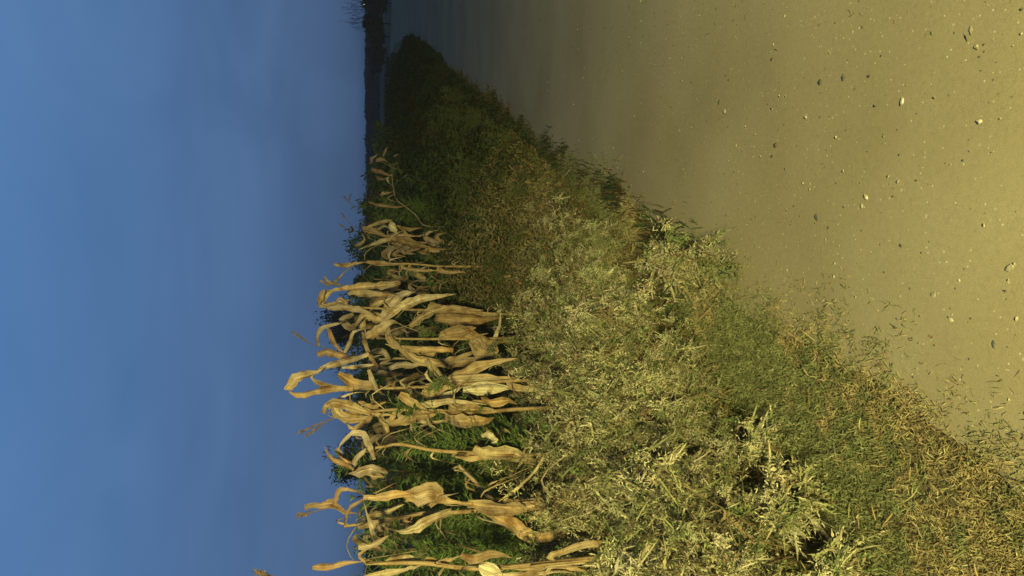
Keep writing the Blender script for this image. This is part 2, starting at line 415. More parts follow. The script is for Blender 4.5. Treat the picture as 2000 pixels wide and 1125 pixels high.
# ------------------------------------------------------------------ verge profile
def front_t(s):                                        # where the tall weeds begin
    return np.interp(s, [1.0, 2.0, 2.7, 3.4, 4.2, 5.2, 8, 30, 36, 41, 60], [-1.85, -1.68, -1.48, -1.32, -1.25, -1.25, -1.12, -1.0, -1.3, -2.6, -5])
def hprof(s, t):                                       # height of the undergrowth
    k = np.clip((front_t(s) - t) / 1.25, 0, 1)
    top = np.interp(s, [1, 3, 4.5, 6.2, 7.0, 9, 14, 30, 60], [.50, .50, .42, .42, .80, .92, .95, .72, .35])
    b = np.interp(t, [-9, -5, -2.3, 0], [1.35, 1.25, 1, 1])
    return (.10 + (top - .10) * k ** .8) * b * (.62 + .75 * fbm(s * 1.7, t * 1.9, 31) + np.clip(s / 12 - .4, 0, .6) * (vnoise(s * 1.3, t * 2.2, 33) - .5) * 1.6)
G1 = np.array([.060, .105, .030]); G2 = np.array([.10, .15, .045]); G3 = np.array([.035, .070, .028])
BR = np.array([.20, .135, .062]); ST = np.array([.36, .28, .14]); PL = np.array([.46, .44, .25])
def pick(n, cols, p, r=rng, j=.35):
    c = np.array(cols)[r.choice(len(cols), n, p=p)]; return c * (1 - j / 2 + j * r.random((n, 1))) * (1 + .035 * r.normal(size=(n, 3)))

# verge grass: short mat of green blades and dry bits
mb = MB()
n = 560000
s = .6 + 16 * rng.random(n) ** 2.0; t = EDGE + .22 - 1.15 * rng.random(n) ** .9
d = edge_w(s) - t                                       # >0 inside the verge
ptch = fbm(s * 2.6, t * 2.6, 41); green = fbm(s * 1.5 + 3, t * 1.7, 47)
dens = np.clip(.16 + d * 2.6 + (ptch - .5) * 1.6 + (vnoise(s * 18, t * 18, 43) - .5) * .9, 0, 1) * (d > -np.interp(s, [4, 7], [.19, .03]))
dens = np.where(s < 2.7, dens * np.clip(.5 + (ptch - .3) * 2, .25, 1), dens)
k = rng.random(n) < dens; k &= (d > 0) | (rng.random(n) < .4); s, t, d, ptch, green = s[k], t[k], d[k], ptch[k], green[k]; n = len(s)
P = s[:, None] * DR + t[:, None] * NR
hh = .006 + .04 * np.clip(d, 0, 1) * fbm(s * 3, t * 3, 51); P[:, 2] = .012 + hh * rng.random(n) * .8
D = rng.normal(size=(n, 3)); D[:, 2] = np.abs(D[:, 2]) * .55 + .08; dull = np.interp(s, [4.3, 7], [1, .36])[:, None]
pg = np.clip(.28 + (green - .47) * 2.6 + np.clip(d - .15, 0, .5) * .7 + .6 * np.exp(-((s - 5.6) / .9) ** 2) * (d > .06), .12, .9)
isg = (.35 * rng.random(n) + .65 * np.clip((vnoise(s * 26, t * 26, 77) - .5) * 1.3 + .5, 0, 1)) < pg
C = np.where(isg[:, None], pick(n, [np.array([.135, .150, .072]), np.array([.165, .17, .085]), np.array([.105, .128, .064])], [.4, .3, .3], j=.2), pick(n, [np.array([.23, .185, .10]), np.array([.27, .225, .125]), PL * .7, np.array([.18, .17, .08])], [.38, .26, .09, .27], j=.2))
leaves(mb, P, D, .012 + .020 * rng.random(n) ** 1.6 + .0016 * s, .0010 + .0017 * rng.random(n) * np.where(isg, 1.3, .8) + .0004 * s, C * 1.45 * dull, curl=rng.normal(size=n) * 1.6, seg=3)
# a few long dry blades and straws lying over it
n = 170
s = 1.2 + 7 * rng.random(n) ** 1.5; t = edge_w(s) - .75 * rng.random(n) - .02
P = s[:, None] * DR + t[:, None] * NR; P[:, 2] = .03 + .03 * rng.random(n); D = rng.normal(size=(n, 3)); D[:, 2] = .15 + .3 * rng.random(n)
leaves(mb, P, D, .05 + .10 * rng.random(n) ** 2, .0035, pick(n, [ST * 1.2, PL, BR], [.5, .3, .2]), curl=rng.normal(size=n), seg=4)
# the thin grass on the crown between the wheel tracks
n = 2200
s = 1.5 + 12 * rng.random(n); t = .40 + .2 * rng.normal(size=n); k = fbm(s * 2, t * 3, 61) > .56; s, t = s[k], t[k]; n = len(s)
P = s[:, None] * DR + t[:, None] * NR; P[:, 2] = .018; D = rng.normal(size=(n, 3)); D[:, 2] = np.abs(D[:, 2]) * .3 + .02
leaves(mb, P, D, .012 + .018 * rng.random(n), .0035, pick(n, [np.array([.16, .17, .08]), np.array([.2, .19, .11]), ST * .7], [.4, .3, .3]), curl=rng.normal(size=n), seg=2)
tag(mb.build('verge_grass', M_grass), 'short green and dried grass along the edge of the dirt road', 'grass', kind='stuff')

# undergrowth: tangle of leaves too dense to count
def undergrowth(name, n, s, t, label, cols, pr, hs=1.0, curl=1.3, size=1.0, lob=True, m_=M_weed, hmin=0., shell=1., wd=1.):
    h = hprof(s, t) * hs; mb = MB()
    P = s[:, None] * DR + t[:, None] * NR
    P[:, 2] = np.maximum(h * (1 - (1 - hmin) * rng.random(n) ** shell), .01)
    D = rng.normal(size=(n, 3)); D[:, 2] = D[:, 2] * .8 + .35
    hue = fbm(s * 1.3, t * 1.3, 71)
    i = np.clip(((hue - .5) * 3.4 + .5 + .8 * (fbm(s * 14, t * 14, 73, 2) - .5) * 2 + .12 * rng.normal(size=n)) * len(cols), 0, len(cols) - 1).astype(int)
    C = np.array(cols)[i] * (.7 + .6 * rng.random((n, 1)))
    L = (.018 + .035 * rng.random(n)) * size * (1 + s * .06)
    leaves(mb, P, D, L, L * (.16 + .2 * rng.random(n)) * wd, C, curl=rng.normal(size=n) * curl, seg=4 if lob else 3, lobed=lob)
    return tag(mb.build(name, m_), label, 'undergrowth', kind='stuff')
n = 90000; s = 1.6 + 6.4 * rng.random(n); t = front_t(s) + .05 - (1.5 * rng.random(n))
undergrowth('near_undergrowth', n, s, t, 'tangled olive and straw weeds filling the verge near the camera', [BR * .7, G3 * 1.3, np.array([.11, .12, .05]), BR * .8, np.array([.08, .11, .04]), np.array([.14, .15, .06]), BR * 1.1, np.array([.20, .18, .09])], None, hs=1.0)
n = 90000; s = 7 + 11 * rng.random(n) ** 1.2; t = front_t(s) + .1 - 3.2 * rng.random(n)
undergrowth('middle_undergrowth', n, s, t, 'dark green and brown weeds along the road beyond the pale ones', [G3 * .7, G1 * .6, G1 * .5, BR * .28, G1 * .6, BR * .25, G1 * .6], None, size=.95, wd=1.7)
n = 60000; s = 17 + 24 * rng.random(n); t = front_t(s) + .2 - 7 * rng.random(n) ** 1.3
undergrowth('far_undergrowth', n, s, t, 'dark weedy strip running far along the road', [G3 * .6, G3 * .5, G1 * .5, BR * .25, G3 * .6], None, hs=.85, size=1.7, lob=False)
n = 100000; s = 2 + 18 * rng.random(n); t = -2.7 - 4.5 * rng.random(n)
undergrowth('field_undergrowth', n, s, t, 'dense dark green growth behind the maize row', [G3 * 1.3, G1 * 1.1, G1 * 1.3, G3 * 1.5, G2 * .9, BR * .6], None, hs=1.25, curl=.8, size=1.5, lob=False, shell=1.5)
n = 70000; s = 22 + 60 * rng.random(n); t = -4 - 42 * rng.random(n) * (s / 80)
undergrowth('low_field_growth', n, s, t, 'low dark growth on the field behind the far verge', [G3 * 1.2, G3, BR * .5, G1 * .7], None, hs=.5, size=1.6, lob=False)
n = 26000; s = 38 + 26 * rng.random(n); t = -1.8 - 9 * rng.random(n) - (s - 38) * .05
undergrowth('bend_undergrowth', n, s, t, 'low dark weeds on the inside of the road bend', [G3 * 1.2, G3, BR * .5, G1 * .7], None, hs=.7, size=1.1, lob=False)
# tufts of taller grass standing along the road border
mb = MB(); n = 300
s0 = 3.2 + 34 * rng.random(n) ** 1.4; t0 = edge_w(s0) - .02 - .22 * rng.random(n) ** 2
rep = 26; s = np.repeat(s0, rep) + .05 * rng.normal(size=n * rep); t = np.repeat(t0, rep) + .05 * rng.normal(size=n * rep)
P = s[:, None] * DR + t[:, None] * NR; P[:, 2] = .0; D = rng.normal(size=(n * rep, 3)) * .5; D[:, 2] = 1
cc = np.repeat(pick(n, [BR * .4, G3 * .8, G1 * .6, BR * .28], [.22, .33, .25, .2]), rep, 0) * (.7 + .6 * rng.random((n * rep, 1)))
leaves(mb, P, D, np.repeat((.04 + .10 * rng.random(n)) * np.clip(1.4 - s0 / 14, .5, 1), rep) * (.5 + .7 * rng.random(n * rep)), .004 + .0005 * s, cc, curl=rng.normal(size=n * rep) * .7, seg=3)
tag(mb.build('border_grass', M_grass), 'brownish grass tufts along the far road border', 'grass', kind='stuff')

# ------------------------------------------------------------------ weeds, plant by plant
def stem_path(h, lean, az, r, n=6):
    p = np.zeros(3); out = [p.copy()]; d = np.array([math.cos(az) * lean, math.sin(az) * lean, 1.])
    for i in range(n):
        d = d + r.normal(size=3) * [.12, .12, .03]; d[2] -= .06 * i * lean; dd = d / np.linalg.norm(d)
        p = p + dd * h / n; out.append(p.copy())
    return np.array(out)
def along(P, t):
    i = np.clip(t * (len(P) - 1), 0, len(P) - 1.001); k = i.astype(int); f = (i - k)[:, None]
    return P[k] * (1 - f) + P[k + 1] * f
def make_dry_weed(seed, h=.62, pal=None, cstem=(.15, .115, .06), nleaf=210, heads=7, lean=.45, bright=1.0, sep=False):
    r = np.random.default_rng(seed)
    root = empty('dry_weed', (0, 0, 0))
    sm, fm, hm = MB(), MB(), MB(); paths = []
    for b in range(4 + seed % 2):
        P = stem_path(h * (.75 + .4 * r.random()), lean * (.5 + r.random()), -.25 + .9 * r.normal(), r)
        tube(sm, P, [.0036, .0018], cstem, 5, 3); P = smooth_path(P, 3); paths.append(P)
        for q in range(3):
            b0 = along(P, np.array([.35 + .6 * r.random()]))[0]
            Q = b0 + stem_path(h * .28 * (.6 + r.random()), 1.1, r.random() * 6.28, r, 4)
            tube(sm, Q, [.002, .001], cstem, 4, 2); paths.append(smooth_path(Q, 3))
    pal = pal or [np.array([.46, .44, .27]) * bright, np.array([.29, .30, .15]) * bright, np.array([.50, .48, .34]) * bright, np.array([.15, .20, .08]), np.array([.25, .20, .11])]
    pr = [.28, .30, .12, .20, .10]
    for P in paths:
        n = max(5, int(nleaf * len(P) / 680)); tt = .15 + .85 * r.random(n) ** .8
        tt = np.sort(tt); B = along(P, tt); D = r.normal(size=(n, 3)); D[:, 2] = D[:, 2] * .5 + .1
        compound(fm, B, D, .052 + .075 * r.random(n), np.repeat(pick(1 + n // 3, pal, pr, r), 3, 0)[:n], r, lw=.24, lobe=.36, droop=1.25, curl=2.6)
        n2 = n; D2 = r.normal(size=(n2, 3)); D2[:, 2] -= .6
        leaves(fm, B, D2, .03 + .05 * r.random(n2), .0035, pick(n2, pal, pr, r), curl=r.normal(size=n2) * 2.0, seg=5, r=r)
    order = r.permutation(len(paths))[:heads]; hms = []
    for i in order:
        hm = fm
        if sep: hm = MB(); hms.append(hm)
        tip = paths[i][-1]; n = 46; rr = .016 + .02 * r.random()
        B = tip + r.normal(size=(n, 3)) * [rr * .6, rr * .6, rr]; D = r.normal(size=(n, 3)); D[:, 2] -= .5
        leaves(hm, B, D, .012 + .018 * r.random(n), .0035 + .003 * r.random(n), pick(n, [np.array([.62, .60, .40]) * bright, np.array([.48, .46, .27]) * bright], [.6, .4], r), curl=r.normal(size=n) * 2.2, seg=5, lobed=True, r=r)
    sm.build('stem', M_weed, root); fm.build('foliage', M_weed, root)
    for q in hms: q.build('seed_head', M_weed, root)
    return root
def make_green_weed(seed, h=.55, pal=None, axes=26, lean=.35, name='green_weed', cstem=(.12, .13, .05), leafl=.09, lw=.0028):
    r = np.random.default_rng(seed + 100); root = empty(name, (0, 0, 0)); sm, fm = MB(), MB()
    pal = pal or [G1 * 1.2, G2, G2 * 1.3, np.array([.16, .17, .05]), BR]
    paths = []
    for b in range(3):
        P = smooth_path(stem_path(h * (.75 + .35 * r.random()), lean * r.random(), r.random() * 6.28, r), 3)
        tube(sm, P, [.004, .0015], cstem, 5); paths.append(P)
    for P in paths:
        for a in range(axes):
            b0 = along(P, np.array([.15 + .85 * r.random()]))[0]; az = r.random() * 6.28
            L = leafl * (.6 + .8 * r.random()); d = np.array([math.cos(az), math.sin(az), .6 + .5 * r.random()]); d /= np.linalg.norm(d)
            m_ = 9; tt = np.linspace(.1, 1, m_); A = b0 + d * L * tt[:, None]; A[:, 2] -= L * .35 * tt ** 2
            sd = np.cross(d, [0, 0, 1]); sd /= np.linalg.norm(sd)
            for sgn in (1, -1):
                D = np.tile(d * .9 + sgn * sd, (m_, 1)) + .15 * r.normal(size=(m_, 3))
                leaves(fm, A, D, L * .38 * (1 - .65 * tt), lw, pick(m_, pal, [.3, .3, .15, .15, .1], r), curl=.5 * r.normal(size=m_), seg=2, r=r)
            leaves(fm, b0[None], d[None], np.array([L]), lw * .7, pick(1, pal, [.3, .3, .15, .15, .1], r), curl=-.6, seg=4, r=r)
    sm.build('stem', M_weed, root); fm.build('foliage', M_weed, root)
    return root
def place_weeds(protos, pts, label, cat, group, name):
    out = []
    for i, (x, y, sc, sz) in enumerate(pts):
        o = protos[i % len(protos)]
        rz = random.uniform(-.6, .6) if name == 'dry_weed' else random.random() * 6.28
        if i < len(protos): o.location = (x, y, 0); o.rotation_euler = (0, 0, rz); o.scale = (sc, sc, sc * sz)
        else: o = copy_tree(o, (x, y, 0), rz, (sc, sc * sz))
        tag(o, label, cat, group); out.append(o)
    return out
protos = [make_dry_weed(i, bright=(1., .75, .9, 1.1, .6, .85, 1.)[i], lean=(.3, .5, .7, .4, .6, .8, .35)[i]) for i in range(7)]
pts = []
while len(pts) < 210:
    s = random.uniform(1.7, 5.4); ft = float(front_t(np.array([s]))[0]); k = random.random() ** .8
    t = ft - k * 1.15
    if random.random() < (s - 4.0) * .85: continue
    p = st(s, t); hh = .46 + .40 * k if s < 3.6 else .42 + .32 * k
    pts.append((p.x, p.y, hh * random.uniform(.8, 1.2) / .62 * .85, random.uniform(.8, 1.1)))
place_weeds(protos, pts, 'pale dry weed with curled whitish leaves in the tangle between the road and the maize', 'weed', 'pale dry weeds in the verge', 'dry_weed')
gp = [make_green_weed(i) for i in range(4)]
pts = []
while len(pts) < 175:
    s = random.uniform(2, 13); ft = float(front_t(np.array([s]))[0]); k = random.random(); t = ft - k * 1.8
    if s < 4 and k < .4: continue
    p = st(s, t); pts.append((p.x, p.y, (.55 + .6 * k) * (1 if s < 7 else 1.5) * random.uniform(.8, 1.2), random.uniform(.8, 1.1)))
place_weeds(gp, pts, 'small green weed with finely cut leaves growing among the verge plants', 'weed', 'green weeds in the verge', 'green_weed')
# tall feathery plants between the maize stalks
tall = [make_green_weed(20 + i, h=1.55, axes=46, lean=.12, name='feathery_plant', leafl=.16, lw=.006,
        pal=[G1 * 1.8, G2 * 1.6, G1 * 1.5, G3 * 2, np.array([.19, .23, .09])]) for i in range(3)]
pts = []
for x, y, dd, hh in ((728, 868, .3, 1), (735, 895, .1, .95), (725, 925, .2, 1.0), (740, 945, .3, .95), (770, 850, .5, .95), (765, 905, -.2, .9),
                    (640, 1030, .3, 1.1), (650, 1060, .1, 1.1), (700, 1000, .4, 1), (690, 1085, .4, 1.05), (660, 1120, .3, 1.1), (720, 1040, .4, 1),
                    (760, 1010, .5, .9), (790, 1100, .3, .85), (800, 840, .2, .85), (740, 800, .9, .95), (730, 690, .9, 1), (735, 560, 1.2, 1), (740, 630, 1.1, .9),
                    (725, 520, 1.2, 1), (700, 410, .6, 1), (715, 400, .3, 1), (708, 425, .9, .95)):
    D = yrow(y) + dd + .22; p = at(x, y, D); pts.append((p.x, p.y, p.z / 1.58, 1.0))
TL = ['tall feathery green plant standing beside the broken maize stalks', ]
ts = []
for i, (x, y, z, _) in enumerate(pts):
    o = tall[i % 3] if i < 3 else copy_tree(tall[i % 3], (0, 0, 0), 0, (1, 1))
    o.location = (x, y, 0); o.rotation_euler = (0, 0, random.random() * 6.28); o.scale = (.85, .85, z)
    tag(o, 'tall feathery green plant growing up between the dry maize stalks', 'plant', 'feathery plants in the maize row')

# ------------------------------------------------------------------ maize
TAN = np.array([.39, .295, .155]); PALE = np.array([.50, .42, .25]); ORG = np.array([.40, .275, .12]); GRY = np.array([.32, .265, .20]); DRK = np.array([.24, .16, .09]); HUSK = np.array([.66, .62, .42])
def maize(label, yb, stalk, lv, ears=(), tassels=(), dd=0., cs=TAN, r0=.013, group=None, root_at=None):
    """stalk: list of photo points from top down; lv: (points, width in px, colour[, twist0, twist1, dDepth list])"""
    D = yrow(yb) + dd - .25
    low = at(*stalk[-1], D); base = Vector((low.x, D + .05, 0))
    root = empty('maize_plant', base); tag(root, label, 'maize plant', 'dry maize plants in the row')
    mb = MB(); P = [at(x, y, D + .02 * math.sin(i * 2.1)) for i, (x, y) in enumerate(stalk)]
    P.append(Vector((low.x * .5 + base.x * .5, D + .03, low.z * .5))); P.append(base)
    SP = smooth_path(P, 5); Nn = len(SP); rd = np.linspace(r0 * .55, r0, Nn) * (1 + .12 * (np.arange(Nn) % 5 == 0))
    tube(mb, SP, rd, cs, 8); mb.build('stalk', M_maize, root)
    for a in lv:
        pts, w, c = a[:3]; tw = a[3] if len(a) > 3 else (random.uniform(-.5, .5), random.uniform(-.9, .9))
        off = random.uniform(-.07, .05); nP = len(pts); q = random.uniform(-.10, .10)
        Q = [at(x, y, D + off + q * math.sin(3.1 * i / max(1, nP - 1)) + random.uniform(-.02, .02)) for i, (x, y) in enumerate(pts)]
        mb = MB(); ribbon(mb, Q, w / F * D * 1.2, c * 1.04, tw, fold=random.uniform(.15, .5)); mb.build('leaf', M_maize, root)
    for j in range(13 if r0 > .01 else 2):
        k_ = random.randrange(len(SP) * 3 // 4); b0 = SP[k_]; q = np.array([random.uniform(-1, 1), random.uniform(-1, .3), random.uniform(-.6, .5)]); l = random.uniform(.06, .32)
        Q = [b0, b0 + q * l * .5 + [0, 0, .03], b0 + q * l + [0, 0, -l * random.uniform(.1, .9)]]
        mb = MB(); ribbon(mb, Q, random.uniform(.005, .018), random.choice((TAN, GRY, PALE, DRK * 1.4)), (random.uniform(-1, 1), random.uniform(-2, 2))); mb.build('leaf', M_maize, root)
    for j in range(3 if r0 > .01 and dd < .3 else 0):              # dry blades hanging down along the lower stalk
        k_ = random.randrange(int(len(SP) * .35), int(len(SP) * .8)); b0 = SP[k_]; q = np.array([random.uniform(-1, 1), random.uniform(-.6, .6), 0]); l = random.uniform(.22, .42)
        Q = [b0, b0 + q * l * .12 + [0, 0, .02], b0 + q * l * .24 - [0, 0, l * .35], b0 + q * l * .2 - [0, 0, l * .75], b0 + q * l * .3 - [0, 0, l]]
        mb = MB(); ribbon(mb, Q, random.uniform(.025, .05), random.choice((TAN, ORG, PALE * .9, DRK * 1.7)), (random.uniform(-.4, .4), random.uniform(-.8, .8))); mb.build('leaf', M_maize, root)
    for (x0, y0, x1, y1, w) in ears:
        a, b = at(x0, y0, D - .05), at(x1, y1, D - .05); L = (b - a).length; rr = w / F * D * .5
        mb = MB(); tube(mb, [a + (b - a) * k for k in np.linspace(0, 1, 9)], [rr * .15, rr * .6, rr * .85, rr, rr, rr * .95, rr * .8, rr * .55, rr * .2], HUSK, 12)
        for k in range(5):
            o1 = Vector((random.uniform(-1, 1), random.uniform(-1, .2), random.uniform(-.3, .3))) * rr * .7
            ribbon(mb, [b + o1 * .3, (a + b) / 2 + o1 * 1.4, a + o1 * .6 - (b - a) * random.uniform(-.1, .12)], rr * 1.5, HUSK * random.uniform(.75, 1.05), fold=-.5)
        mb.build('ear', M_maize, root)
    for pts in tassels:
        mb = MB(); Q = [at(x, y, D) for x, y in pts]; tube(mb, Q, [.0035, .0018], DRK * .9, 5, 4)
        tip, pr_ = Q[0], Q[1]; dv = (tip - pr_); L = dv.length; n = 90
        tt = rng.random(n) ** .7; B = np.array(pr_) + np.array(dv)[None] * tt[:, None] + rng.normal(size=(n, 3)) * .004
        Dd = np.array(dv / L)[None] + rng.normal(size=(n, 3)) * .35
        leaves(mb, B, Dd, .012 + .012 * rng.random(n), .004, pick(n, [DRK * .9, GRY * .7], [.6, .4]), curl=0., seg=2)
        mb.build('tassel', M_weed, root)
    return root

maize('tallest dry maize plant, its top leaf folded over in a loop against the sky', 756,
    [(640, 759), (695, 760), (770, 758), (825, 756), (870, 752), (940, 748), (1000, 744), (1050, 742)],
    [([(690, 760), (650, 759), (610, 764), (587, 771), (570, 768), (562, 759)], 13, ORG * 1.1, (.1, .5)),
     ([(562, 762), (568, 752), (578, 740), (596, 734), (618, 727), (632, 719)], 17, TAN * 1.1, (0., .3)),
     ([(720, 690), (700, 697), (670, 706), (645, 714), (625, 722), (610, 733), (618, 748), (640, 757)], 11, GRY * 1.15, (.2, -.4)),
     ([(660, 730), (680, 743), (705, 752), (740, 757), (760, 760)], 17, ORG * 1.05),
     ([(612, 742), (630, 752), (655, 759), (680, 760)], 13, TAN),
     ([(865, 752), (890, 735), (930, 718), (975, 706), (1010, 700)], 20, TAN * 1.05, (-.2, .2)),
     ([(832, 702), (845, 718), (860, 735), (870, 742)], 14, PALE * .9),
     ([(825, 762), (845, 768), (870, 757), (910, 746)], 19, TAN),
     ([(830, 756), (880, 747), (930, 742), (990, 741), (1035, 744)], 21, TAN * 1.1, (0, .2)),
     ([(857, 788), (870, 776), (885, 765), (905, 755)], 14, HUSK * 1.0),
     ([(720, 722), (728, 745), (735, 762), (752, 772)], 10, GRY)],
    ears=[(990, 759, 905, 762, 21)])
maize('dry maize plant bent into a tight tangle of loops at its top', 602,
    [(640, 592), (700, 600), (775, 604), (850, 606), (920, 610), (1000, 614)],
    [([(782, 551), (755, 556), (725, 559), (690, 562), (655, 566), (636, 572)], 12, TAN, (.1, -.3)),
     ([(650, 515 + 52), (632, 580), (627, 592), (640, 598), (665, 590), (690, 585)], 14, TAN * 1.1),
     ([(752, 630), (756, 610), (768, 590), (790, 575), (812, 570)], 24, GRY * 1.3, (-.1, .3)),
     ([(752, 625), (775, 605), (800, 592), (830, 582), (865, 578), (890, 574)], 15, PALE * .95, (0, .3)),
     ([(800, 638), (820, 622), (840, 612), (870, 602), (900, 598)], 15, TAN),
     ([(835, 598), (870, 608), (920, 610), (960, 614)], 24, TAN * .95, (0, .2)),
     ([(850, 622), (890, 626), (940, 625), (985, 620)], 20, ORG * .8, (.2, .1)),
     ([(712, 640), (708, 622), (725, 617), (745, 625), (760, 634), (798, 650)], 20, TAN * 1.1, (.1, .4)),
     ([(640, 600), (660, 600), (690, 603), (715, 608), (735, 618)], 12, GRY * 1.1),
     ([(722, 597), (745, 590), (770, 578)], 10, PALE * .8),
     ([(680, 575), (700, 572), (740, 574), (775, 577)], 12, TAN * .9),
     ([(655, 590), (668, 602), (676, 590), (664, 582), (655, 590)], 9, DRK * 1.2),
     ([(690, 612), (668, 625), (685, 640), (700, 632), (712, 618)], 10, GRY),
     ([(635, 566), (628, 580), (624, 596), (640, 600)], 13, TAN)])
maize('dry maize plant with bare stalk and a brown tassel leaning right', 662,
    [(757, 660), (800, 662), (850, 662), (920, 662), (1000, 660)],
    [([(710, 664), (722, 655), (745, 640), (765, 628), (780, 632)], 17, TAN * 1.05),
     ([(710, 650), (712, 668), (722, 692), (735, 715), (738, 722)], 8, TAN * .9),
     ([(785, 682), (812, 700), (850, 708), (880, 706), (920, 690), (950, 676)], 17, TAN, (.1, .3)),
     ([(885, 645), (920, 655), (955, 668), (1010, 665)], 20, ORG * .95, (0, .2)),
     ([(920, 662), (950, 680), (965, 692), (966, 662), (975, 635), (978, 600)], 11, PALE, (.2, .5)),
     ([(920, 663), (940, 682), (962, 690)], 30, TAN * .9, (0, 0)),
     ([(885, 684), (850, 683), (810, 682), (770, 676), (752, 672)], 12, ORG * 1.2, (0, .1)),
     ([(808, 690), (820, 697), (845, 690), (850, 680)], 17, ORG),
     ([(757, 640), (760, 660), (775, 672), (800, 700), (832, 716)], 12, TAN * .9),
     ([(860, 655), (900, 648), (930, 640)], 22, ORG * .8),
     ([(722, 690), (745, 685), (760, 700), (752, 706)], 10, GRY * .8),
     ([(640, 640), (648, 660), (662, 682), (685, 696)], 9, DRK * 1.4),
     ([(622, 676), (620, 656), (632, 640), (660, 632), (672, 628)], 7, GRY * 1.1),
     ([(620, 694), (640, 687), (665, 694), (690, 698), (720, 696)], 14, DRK * 1.7),
     ([(672, 688), (682, 665), (690, 648), (715, 640)], 11, GRY * 1.1)],
    tassels=[[(573, 649), (602, 669), (650, 684), (690, 697)]])
maize('second stalk tied close behind the tassel plant, pale and straight', 690,
    [(735, 702), (780, 700), (840, 703), (900, 700), (980, 698)],
    [([(668, 718), (700, 715), (735, 712), (760, 706)], 6, PALE), ([(870, 715), (900, 708), (960, 700), (1000, 690)], 16, DRK * 1.6),
     ([(760, 720), (785, 712), (815, 712), (850, 705)], 12, GRY), ([(735, 732), (745, 728), (765, 735), (780, 745)], 8, GRY)], dd=.35, cs=GRY)
maize('dry maize plant with thick torn sheath and thin tassel leaning left', 805,
    [(655, 800), (690, 808), (725, 804), (775, 800), (837, 804), (880, 806), (940, 806), (1000, 800)],
    [([(762, 830), (790, 822), (837, 812), (860, 806)], 15, TAN, (.2, .2)), ([(756, 818), (762, 830), (775, 800), (800, 803)], 14, TAN * 1.1),
     ([(640, 792), (652, 786), (690, 795), (730, 808), (770, 812)], 17, TAN * 1.1, (0, .3)),
     ([(650, 790), (665, 812), (700, 818), (735, 812)], 18, TAN), ([(632, 808), (640, 792), (655, 782)], 10, ORG),
     ([(642, 800), (660, 780), (690, 768), (715, 766)], 4, PALE),
     ([(757, 845), (745, 815), (730, 792), (722, 770)], 11, TAN * 1.1),
     ([(780, 770), (810, 790), (835, 800)], 16, ORG * .9), ([(812, 790), (850, 788), (890, 783), (950, 790)], 13, PALE * .9, (0, .2)),
     ([(878, 790), (900, 800), (930, 800), (965, 800)], 30, TAN, (0, .2)), ([(870, 812), (900, 822), (940, 822), (965, 815)], 22, ORG * 1.1, (0, .1)),
     ([(725, 812), (712, 830), (690, 838), (675, 825)], 12, DRK * 1.5), ([(700, 785), (730, 790), (755, 785)], 12, ORG * .9),
     ([(940, 780), (960, 785), (990, 782), (1010, 790)], 16, ORG), ([(945, 835), (960, 845), (985, 840), (1000, 848)], 14, TAN)],
    tassels=[[(585, 845), (628, 826), (660, 813)], [(600, 850), (628, 830), (650, 818)]])
maize('nearest big dry maize plant, its orange leaf pointing straight up', 985,
    [(863, 975), (913, 984), (995, 990), (1063, 988), (1140, 984)],
    [([(710, 971), (745, 970), (775, 966), (812, 962), (840, 955)], 14, ORG * 1.15, (0, .1)), ([(790, 968), (815, 966), (845, 962), (865, 975), (913, 984)], 31, ORG * 1.1, (.1, .1)),
     ([(913, 983), (955, 988), (1000, 992), (1063, 985), (1110, 975)], 23, TAN * 1.05, (0, .1)),
     ([(938, 996), (965, 1008), (1000, 1023), (1030, 1045), (1060, 1050), (1100, 1043), (1135, 1050), (1158, 1056)], 24, ORG * 1.05, (0, .2)),
     ([(1062, 893), (1040, 925), (1015, 950), (990, 968), (965, 985)], 7, PALE, (.2, .2)),
     ([(1100, 968), (1070, 985), (1045, 1005), (1030, 1022)], 11, ORG * .9),
     ([(880, 998), (845, 1012), (813, 1028), (790, 1038), (772, 1036)], 18, PALE * .95, (0, .3)),
     ([(738, 1066), (732, 1040), (722, 1015), (710, 978)], 11, TAN), ([(1040, 968), (1065, 970), (1100, 965), (1145, 968)], 15, ORG * 1.1, (0, .1)),
     ([(838, 988), (850, 970), (848, 960)], 14, ORG)], r0=.016)
maize('thin maize stalk with frayed top behind the nearest big plant', 1008,
    [(672, 1028), (740, 1018), (825, 1003), (900, 1000)],
    [([(595, 991), (625, 986), (650, 985), (672, 1000), (700, 1003)], 13, DRK * 1.3), ([(652, 992), (658, 972), (668, 955), (700, 960), (715, 970)], 9, DRK * 1.3),
     ([(720, 1005), (755, 1000), (790, 985)], 12, PALE * .8), ([(700, 1030), (740, 1020), (770, 1012), (815, 1005)], 9, TAN * .8)], dd=.3,
    tassels=[[(584, 1006), (610, 1000), (650, 990)]])
maize('dry maize plant with a drooping forked leaf against the dark tree', 890,
    [(713, 878), (750, 872), (783, 868), (850, 880), (930, 885), (1000, 890)],
    [([(752, 924), (725, 915), (700, 922), (680, 925)], 20, GRY * 1.3, (0, .1)), ([(690, 915), (695, 900), (712, 880), (722, 870)], 10, GRY * 1.2),
     ([(732, 897), (722, 875), (710, 848), (690, 846), (670, 862), (658, 880)], 11, GRY * 1.2), ([(660, 875), (670, 890), (685, 902), (700, 908)], 13, DRK * 1.6),
     ([(690, 918), (670, 905), (645, 893), (632, 870)], 8, DRK * 1.5), ([(926, 873), (950, 882), (985, 885), (1020, 890), (1055, 902)], 24, PALE * .95, (0, .2)),
     ([(750, 932), (728, 930), (700, 925)], 10, ORG * .8), ([(890, 890), (920, 896), (950, 893), (975, 890)], 10, TAN),
     ([(1000, 886), (1030, 898), (1060, 890), (1085, 880)], 12, TAN * .9)])
